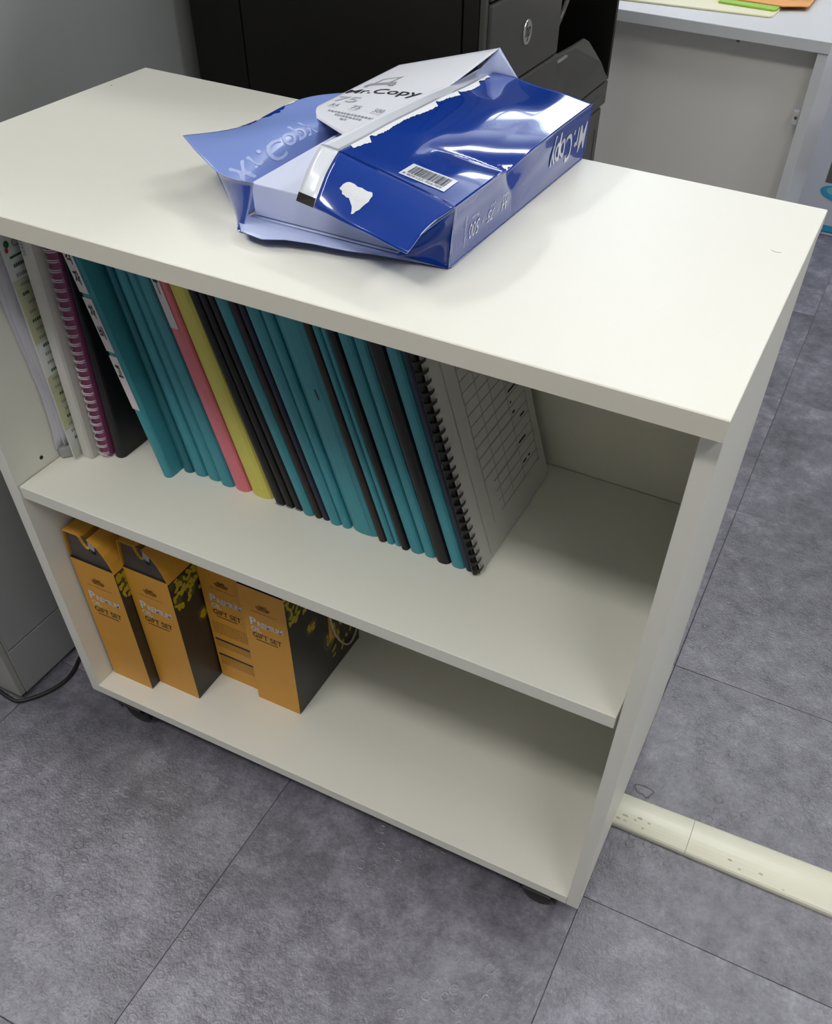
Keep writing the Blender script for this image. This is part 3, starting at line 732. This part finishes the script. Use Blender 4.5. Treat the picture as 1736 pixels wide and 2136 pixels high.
# print on the label panel
gl = surf_fn(w_label, 0, 0, 1, 0, 0, 1, .0006, 1)
b = MB(); b.use(INKB)
put_text(b, 'Mr.Copy', lambda u, v: gl(.03+.83*u, .355+.085*v+.12*.83*u), .01)
b.use(mat('pale_grey_ink', (.42, .44, .50), .5)); put_text(b, '75', lambda u, v: gl(.06+.28*u, .235+.08*v+.12*.28*u), .01)
b.use(INKG)
for s_, x_ in (('A4', .11), ('75', .39), ('500', .66)):
    put_text(b, s_, lambda u, v: gl(x_+.11*u, .165+.14*(x_+.11*u-.1)+.04*v))
    put_text(b, {'A4': '210x297mm', '75': 'g/m2', '500': 'Sheets'}[s_], lambda u, v: gl(x_+.11*u, .146+.14*(x_+.11*u-.1)+.013*v))
rr = random.Random(8)
for row, (a, c) in enumerate(((.20, .80), (.34, .68), (.46, .54))):
    s_ = a
    while s_ < c:
        l = rr.uniform(.02, .045); t0 = .095-row*.030+.14*(s_-.1)
        surf_quad(b, gl, (s_, t0), (s_+l, t0), (s_+l, t0+.016), (s_, t0+.016)); s_ += l+.012
surf_quad(b, gl, (.10, .520), (.46, .560), (.42, .600), (.14, .565)); surf_quad(b, gl, (.12, .500), (.17, .505), (.17, .527), (.12, .523)); surf_quad(b, gl, (.39, .533), (.45, .540), (.45, .557), (.39, .551))
for q_ in (((.18, .570), (.195, .570), (.215, .65), (.20, .65)), ((.35, .59), (.365, .59), (.395, .68), (.38, .68)), ((.20, .642), (.39, .668), (.39, .676), (.20, .650))): surf_quad(b, gl, *q_)
tag(b.build('lettering', None, ream), kind='stuff')
# print on the right side (upside down)
gr = surf_fn(w_right, 0, 0, 1, 0, 0, 1, .0006, -1)
b = MB(); b.use(INKW)
def RT(body, t0, t1, v0, v1, bold=.0):   # t0: start (towards the back), v0: top-of-letter side at bottom
    put_text(b, body, lambda u, v: gr(v0+(v1-v0)*v, t0+(t1-t0)*u), bold)
RT('Mr.Copy', .975, .665, .90, .22, .012)
RT('A4', .362, .318, .50, .28); RT('210x297mm', .372, .312, .60, .55)
RT('75', .262, .222, .50, .28); RT('g/m2', .262, .230, .60, .55)
RT('500', .168, .108, .50, .24); RT('Sheets', .160, .118, .62, .56)
for t_ in (.392, .082): surf_quad(b, gr, (.16, t_-.001), (.16, t_+.001), (.70, t_+.001), (.70, t_-.001))
for t_ in (.290, .192): surf_quad(b, gr, (.36, t_-.0015), (.36, t_+.0015), (.42, t_+.0015), (.42, t_-.0015))
tag(b.build('lettering', None, ream), kind='stuff')
# show-through print inside the left wall
gw = surf_fn(w_left, 0, 0, 1, 0, 0, 1, .0006, -1)
b = MB(); put_text(b, 'Mr.Copy', lambda u, v: gw(.58-.30*v, .055+.40*u), .012); b.build('lettering', LBLUE, ream)
# torn white fringe along the ridge, scuff, small marks
b = MB(); gt = surf_fn(w_top, 0, 0, 1, 0, 0, 1, .0007, -1); rr = random.Random(21)
N_ = 150; prev = None
for i in range(N_):
    t_ = .06+.87*i/(N_-1)
    ph = (t_*4.3+.35*math.sin(t_*9)) % 1.0
    dep = .018+.055*(ph**.6)*(1-.30*math.sin(t_*23))+rr.uniform(-.006, .008)
    if ph < .08: dep = .012
    cur = ((1.0, t_), (1-dep, t_-.02*ph))
    if prev: surf_quad(b, gt, prev[0], cur[0], cur[1], prev[1])
    prev = cur
b.build('torn_fringe', TORN, ream)
b = MB(); gf = surf_fn(w_flap, 0, 0, 1, 0, 0, 1, .0006, 1)
pts = [(.835, .60), (.805, .47), (.77, .44), (.70, .46), (.63, .46), (.575, .45), (.545, .50), (.545, .60), (.575, .70), (.61, .80), (.635, .86), (.66, .76), (.70, .70), (.745, .68), (.79, .66), (.80, .62)]
pts2 = []
for i in range(len(pts)):
    a, c = pts[i], pts[(i+1) % len(pts)]
    pts2 += [a, ((a[0]+c[0])/2+rr.uniform(-.008, .008), (a[1]+c[1])/2+rr.uniform(-.02, .02))]
surf_poly(b, gf, pts2); b.build('torn_patch', TORN, ream)
b = MB(); gk = surf_fn(w_left, 0, 0, 1, 0, 0, 1, .0007, -1); rr = random.Random(31)
for a, c, dp, m_ in ((.16, .30, .035, TORN), (.30, .40, .045, BLUE_O), (.42, .55, .06, BLUE_O), (.56, .60, .03, TORN)):
    n_ = 12; prev = None; b.use(m_)
    for i in range(n_+1):
        t_ = a+(c-a)*i/n_; d_ = dp*math.sin(math.pi*i/n_)**.6*(.7+.6*rr.random())
        cur = ((.998, t_), (.998-d_, t_))
        if prev: surf_quad(b, gk, prev[0], cur[0], cur[1], prev[1])
        prev = cur
b.build('torn_edge', None, ream)
# barcode sticker on the top flap near the fold
bs = lambda u, v: gt(.53-.37*u, .030+.085*v+.012*u)
b = MB(); b.use(WHITE_F)
for i in range(10): surf_quad(b, bs, (i/10, 0), ((i+1)/10, 0), ((i+1)/10, 1), (i/10, 1))
bs2 = lambda u, v: Vector(bs(u, v))+Vector((0, 0, .0004))
b.use(INKB); u_ = .11; rr = random.Random(99)
while u_ < .90:
    l = rr.choice((.006, .006, .012, .018)); surf_quad(b, bs2, (u_, .26), (u_+l, .26), (u_+l, .88), (u_, .88)); u_ += l+rr.choice((.006, .008, .014))
put_text(b, '8 809123 456789', lambda u, v: bs2(.05+.85*u, .08+.12*v))
b.build('barcode_sticker', None, ream)
# remaining paper
st = MB(); st.use(PAPER)
pk = thing('paper_stack', (.445, .25, T+.002), 'low stack of pale copier paper left inside the torn blue wrapper', 'paper')
boxo('sheets', (.3535, .108, T+.0018), (.541, .391, T+.0285), PAPER, pk, bevel=.0008)

# ------------------------------------------------------------------ photocopier behind
cp = thing('photocopier', (.13, .88, 0), 'black and dark grey office photocopier standing behind the shelf unit', 'photocopier')
CX0, CX1, CY0, CY1 = -.089, .3494, .600, 1.150
b = MB(); bx1 = CX1-.022; fx1_ = CX1-.0015
b.box((CX0+.002, CY0+.008, .05), (bx1, .868, 1.13)); b.box((CX0+.002, .868, .05), (bx1, CY1, .628+B)); b.box((CX0+.002, .868, 1.02+B), (bx1, CY1, 1.13)); b.box((CX0+.002, .868, .628+B), (bx1-.17, CY1, 1.02+B)); b.box((bx1-.17, CY1-.010, .628+B), (fx1_, CY1, 1.02+B))
b.build('body', BLACKP, cp)
for a, c in ((CX0, -.0065), (-.0048, .3175), (.3192, .3400)): boxo('side_panel', (a, CY0, .16), (c, CY0+.0078, 1.10), BLACKP, cp, bevel=.0018)
boxo('corner_post', (.3405, CY0+.001, .16), (.3470, CY0+.012, 1.10), DGREY, cp, bevel=.001)
fx0, fx1 = CX1-.0215, CX1
boxo('upper_door', (fx0, .6145, .828+B), (fx1, .866, 1.00+B), DGREY, cp, bevel=.003)
dr = boxo('front_door', (fx0, .6145, .7255+B), (fx1, .866, .8255+B), DGREY, cp, bevel=.003)
boxo('lower_door', (fx0, .6145, .591+B), (fx1, .872, .7235+B), DGREY, cp, bevel=.003)
lg = MB(); lg.lathe([(.0142, 0), (.0145, .0006), (.0140, .0012)], (fx1+.0001, .738, .7755+B), 'x', 40); disc = lg.build('logo_disc', CHROME, dr)
lt = MB(); put_text(lt, 'hp', plane_fn((fx1+.0016, .7292, .7650+B), (0, .0176, 0), (0, 0, .0215)), .0, .35); lt.build('lettering', INKB, disc)
# recessed glossy bay with the output tray
boxo('output_bay', (bx1-.169, .8685, .6285+B), (bx1-.002, CY1-.0105, .660+B), GLOSSB, cp, bevel=.001)
b = MB(); b.prism([(.876, .7005), (.890, .7120), (.985, .7085), (1.035, .7080), (1.055, .7010), (1.085, .668), (1.147, .6285), (.876, .6285)],
                  lambda p, h: (fx0+.0003+h*(1 if p[1] < .69 else .35+.0*h), p[0], p[1]+B), 0, .0215); b.build('output_tray', DGREY, cp, bevel=.003)
b = MB(); b.box((fx1-.008, .884, .7065+B), (fx1-.0035, .925, .7098+B)); b.build('tray_lip', mat('worn_grey_plastic', (.25, .25, .24), .25), cp, bevel=.0008)
b = MB(); b.tube([(fx1-.010, .862+.0, .742+B), (fx1-.008, .895, .770+B), (fx1-.010, .935, .800+B), (fx1-.012, .99, .83+B)], .0035, 10); b.build('guide_rail', mat('smoke_plastic', (.10, .095, .09), .12), cp, smooth=True)
boxo('tray_cover', (fx0, .8735, .5905+B), (fx1, 1.1478, .6262+B), DGREY, cp, bevel=.002)
b = MB(); b.box((fx1-.0002, 1.00, .606+B), (fx1+.0012, 1.118, .610+B)); b.build('cover_rib', DGREY, cp, bevel=.0005)
for k, (z0, z1) in enumerate(((.44, .588), (.27, .437), (.10, .267), (-.03, .097))):
    dw = boxo('paper_drawer', (fx0, .6145, z0+B), (fx1, 1.130, z1+B), DGREY, cp, bevel=.003)
    boxo('drawer_slot', (fx1-.0004, 1.107, z0+.30*(z1-z0)+B), (fx1+.0006, 1.112, z0+.80*(z1-z0)+B), GLOSSB, dw)
boxo('scanner_lid', (CX0+.01, CY0+.02, 1.1305), (CX1-.02, CY1-.01, 1.175), BLACKP, cp, bevel=.006)
boxo('foot_plinth', (CX0+.02, CY0+.03, 0), (CX1-.04, CY1-.03, .0495), RUBBER, cp)

# ------------------------------------------------------------------ steel cabinet at the left
cb = thing('steel_cabinet', (-.35, .3, 0), 'dark grey steel cabinet close to the left side of the shelf unit', 'cabinet')
kx = -.119; KZ = 1.28; kx0 = -.60
boxo('carcass', (kx0, -.016, .0075), (kx-.0022, .78, KZ), CAB, cb, bevel=.001)
boxo('side_sheet', (kx-.0020, -.0125, .1030), (kx, .78, KZ-.03), CAB, cb, bevel=.0008)
boxo('side_sheet', (kx-.0020, -.0165, .0075), (kx+.0003, .78, .1005), CAB, cb, bevel=.0008)
boxo('corner_stile', (kx-.0020, -.0165, .1008), (kx-.0004, -.0128, KZ-.03), CAB, cb)
d1 = boxo('door', (kx0+.2415, -.0278, .0078), (kx-.0005, -.0168, KZ-.002), CAB_DOOR, cb, bevel=.0012)
boxo('door', (kx0+.001, -.0278, .0078), (kx0+.2405, -.0168, KZ-.002), CAB_DOOR, cb, bevel=.0012)
boxo('door_handle', (kx0+.252, -.036, .70), (kx0+.262, -.0279, .82), CHROME, d1, bevel=.002)
for x, y in ((kx0+.04, .03), (kx-.05, .03), (kx0+.04, .58), (kx-.05, .58)):
    MB().lathe([(.014, 0), (.014, .0074)], (x, y, .0), 'z', 16).build('foot', RUBBER, cb)
# cable on the floor
pts = [(-.21, -.026), (-.163, -.0325), (-.141, -.0355), (-.121, -.0345), (-.105, -.018), (-.091, .006), (-.085, .033), (-.089, .056), (-.100, .085), (-.108, .14), (-.105, .25), (-.09, .42)]
sm = []
for i in range(len(pts)-1):
    p0, p1, p2, p3 = [Vector((*pts[max(0, min(len(pts)-1, i+q))], .0034)) for q in (-1, 0, 1, 2)]
    for u in (0, .25, .5, .75): sm.append(.5*((2*p1)+(-p0+p2)*u+(2*p0-5*p1+4*p2-p3)*u*u+(-p0+3*p1-3*p2+p3)*u**3))
tag(MB().tube(sm, .0031, 10).build('power_cable', RUBBER, smooth=True), 'black power cable curving on the floor at the grey cabinet foot', 'cable')

# ------------------------------------------------------------------ ivory cable duct on the floor
dt = thing('cable_duct', (1.2, .21, 0), 'ivory rounded cable duct running across the grey floor from under the shelf unit', 'cable duct')
def duct(x0, x1):
    n = 14; prof = []
    for k in range(n+1):
        a = math.pi*k/n; prof.append((.2125-.0285*math.cos(a)*(1), .0025+.0105*math.sin(a)**.8))
    poly = [(.184, 0)]+prof+[(.241, 0)]
    return MB().prism(poly, lambda p, h: (h, p[0]+.010*(h-.8)/.3*(p[0]-.184)/.057, p[1]), x0, x1, 6)
for a, c in ((.36, .9053), (.9058, 1.9), (1.9005, 3.59)):
    o = duct(a, c).build('duct_cover', DUCTM, dt)
b = MB(); rr = random.Random(12)
for k in range(16):
    x_ = .80+.35*rr.random(); y_ = .1885+.016*rr.random(); r1 = rr.uniform(.0008, .0022); a0 = math.acos(max(-1, min(1, (.2125-y_)/.0285))); z_ = .0025+.0105*math.sin(a0)**.8+.0004
    b.add([(x_+r1*1.8*math.cos(q)*(1+.4*rr.random()), y_+r1*.7*math.sin(q), z_+r1*.5*math.sin(q)) for q in [j*math.pi/3 for j in range(6)]], [tuple(range(6))])
b.build('grime_spots', mat('grime', (.58, .56, .43), .6), dt)
# dried ring on the floor tile
b = MB(); rr = random.Random(4); vs = []
for k in range(24):
    a = 2*math.pi*k/24; r = 1+.22*math.sin(2.3*a+1)+.12*math.sin(5*a)
    vs += [(.822+.0125*r*math.cos(a), .262+.011*r*math.sin(a), .00012), (.822+(.0125*r-.0022)*math.cos(a), .262+(.011*r-.0022)*math.sin(a), .00012)]
b.add(vs, [(2*k, 2*((k+1) % 24), 2*((k+1) % 24)+1, 2*k+1) for k in range(24)]); b.build('dried_stain', mat('dried_stain', (.10, .10, .11), .6), floor)

# ------------------------------------------------------------------ white desk at the back right
dk = thing('desk', (.2, 1.6, 0), 'white office desk with recessed pale grey back board, behind the photocopier', 'desk')
DX0, DX1, DY0, DY1, DZ = -.70, .6735, 1.425, 2.03, .7220
boxo('desktop', (DX0, DY0, DZ-.0195), (DX1, DY1, DZ), WHITE, dk, bevel=.0012)
boxo('side_panel', (DX1-.0205, DY0+.003, .0), (DX1-.0012, 1.800, DZ-.0198), WHITE, dk, bevel=.0008)
boxo('side_panel', (DX0+.0012, DY0+.003, .0), (DX0+.0205, 1.800, DZ-.0198), WHITE, dk, bevel=.0008)
boxo('back_board', (DX0+.0208, DY0+.045, .06), (DX1-.0208, DY0+.061, DZ-.0199), DESK_BACK, dk)
0 and boxo('cross_rail', (DX0+.021, DY0+.020, DZ-.050), (DX1-.021, DY0+.0445, DZ-.0200), DESK_BACK, dk, bevel=.001)
b = MB(); b.box((DX1-.034, DY0+.012, .578), (DX1-.0208, DY0+.030, .604)); o = b.build('bracket', WHITE, dk, bevel=.002)
b = MB(); b.lathe([(.0030, 0), (.0024, -.0012)], (DX1-.027, DY0+.0118, .591), 'y', 12); b.build('screw', mat('rust_screw', (.18, .09, .05), .5), o)
b = MB(); b.lathe([(.0042, 0), (.0032, -.0012)], (.499, DY0+.0448, DZ-.028), 'y', 12); b.build('screw', mat('rust_screw', (.18, .09, .05), .5), dk)
# mat and folders on the desk
cf = thing('cream_folder', (.38, 1.55, DZ), 'cream plastic folder with lime green tab at the edge of the white desk', 'folder')
b = MB(); b.prism([(.17, 1.482), (.535, 1.533), (.541, 1.540), (.543, 1.590), (.535, 1.80), (.17, 1.80)], lambda p, h: (p[0], p[1], h), DZ+.0003, DZ+.0035); b.build('cover', CREAM, cf, bevel=.001)
b = MB(); b.prism([(.425, 1.575), (.536, 1.572), (.541, 1.582), (.541, 1.606), (.430, 1.612)], lambda p, h: (p[0], p[1], h), DZ+.0036, DZ+.0072); b.build('tab', LEAF, cf, bevel=.0008)
om = thing('picture_mat', (.4, 1.8, DZ), 'orange printed picture mat with rounded corner lying on the white desk', 'mat')
b = MB(); pl_ = [(.12, 1.60), (.548, 1.603), (.552, 1.607)]+[(.580+.012*math.sin(a), 1.627+.012-.012*math.cos(a)) for a in (0, .4, .8, 1.2, 1.57)]+[(.592, 1.66), (.590, 1.98), (.12, 1.98)]
b.prism(pl_, lambda p, h: (p[0], p[1], h), DZ+.0074, DZ+.0092); b.build('mat_sheet', ORANGE, om)
b = MB(); rr = random.Random(17)
b.use(mat('pale_yellow_print', (.85, .70, .28), .5)); b.add([(.50+.05*math.cos(q*math.pi/8), 1.72+.045*math.sin(q*math.pi/8), DZ+.0094) for q in range(16)], [tuple(range(16))])
b.use(GREENL)
for k in range(40):
    x_, y_ = rr.uniform(.25, .58), rr.uniform(1.635, 1.95); a = rr.uniform(-.3, .3)
    b.add([(x_+.008*math.cos(q)*math.cos(a)-.0016*math.sin(q)*math.sin(a), y_+.008*math.cos(q)*math.sin(a)+.0016*math.sin(q)*math.cos(a), DZ+.0096+.000001*k) for q in [j*math.pi/4 for j in range(8)]], [tuple(range(8))])
b.build('leaf_print', None, om)
# printed white carton beyond the desk
ct = thing('carton', (.9, 2.6, 0), 'lilac-white carton with cyan band standing on the floor beyond the desk', 'carton')
boxo('carton_body', (.600, 2.480, 0), (1.15, 2.78, .46), LILAC, ct, bevel=.003)
b = MB(); Y = 2.4796
def cq(m_, x0, z0, x1, z1, dy=0): b.use(m_); b.add([(x0, Y-dy, z0), (x1, Y-dy, z0), (x1, Y-dy, z1), (x0, Y-dy, z1)], [(0, 1, 2, 3)])
cq(CYAN, .601, .0125, 1.149, .0300); cq(mat('deep_cyan_print', (.02, .20, .34), .4), .601, .0085, 1.149, .0125)
cq(mat('grey_photo_print', (.24, .25, .25), .4), .684, .150, 1.05, .300); cq(mat('dark_photo_print', (.12, .125, .125), .4), .684, .150, 1.05, .205, .0002)
b.use(CYAN); b.add([(.735+.058*math.cos(q*math.pi/12), Y-.0004, .122+.022*math.sin(q*math.pi/12)-.10*(.058*math.cos(q*math.pi/12))) for q in range(24)], [tuple(range(24))])
b.use(TEALP); b.add([(.742+.048*math.cos(q*math.pi/12), Y-.0006, .130+.014*math.sin(q*math.pi/12)) for q in range(24)], [tuple(range(24))])
b.build('carton_print', None, ct)
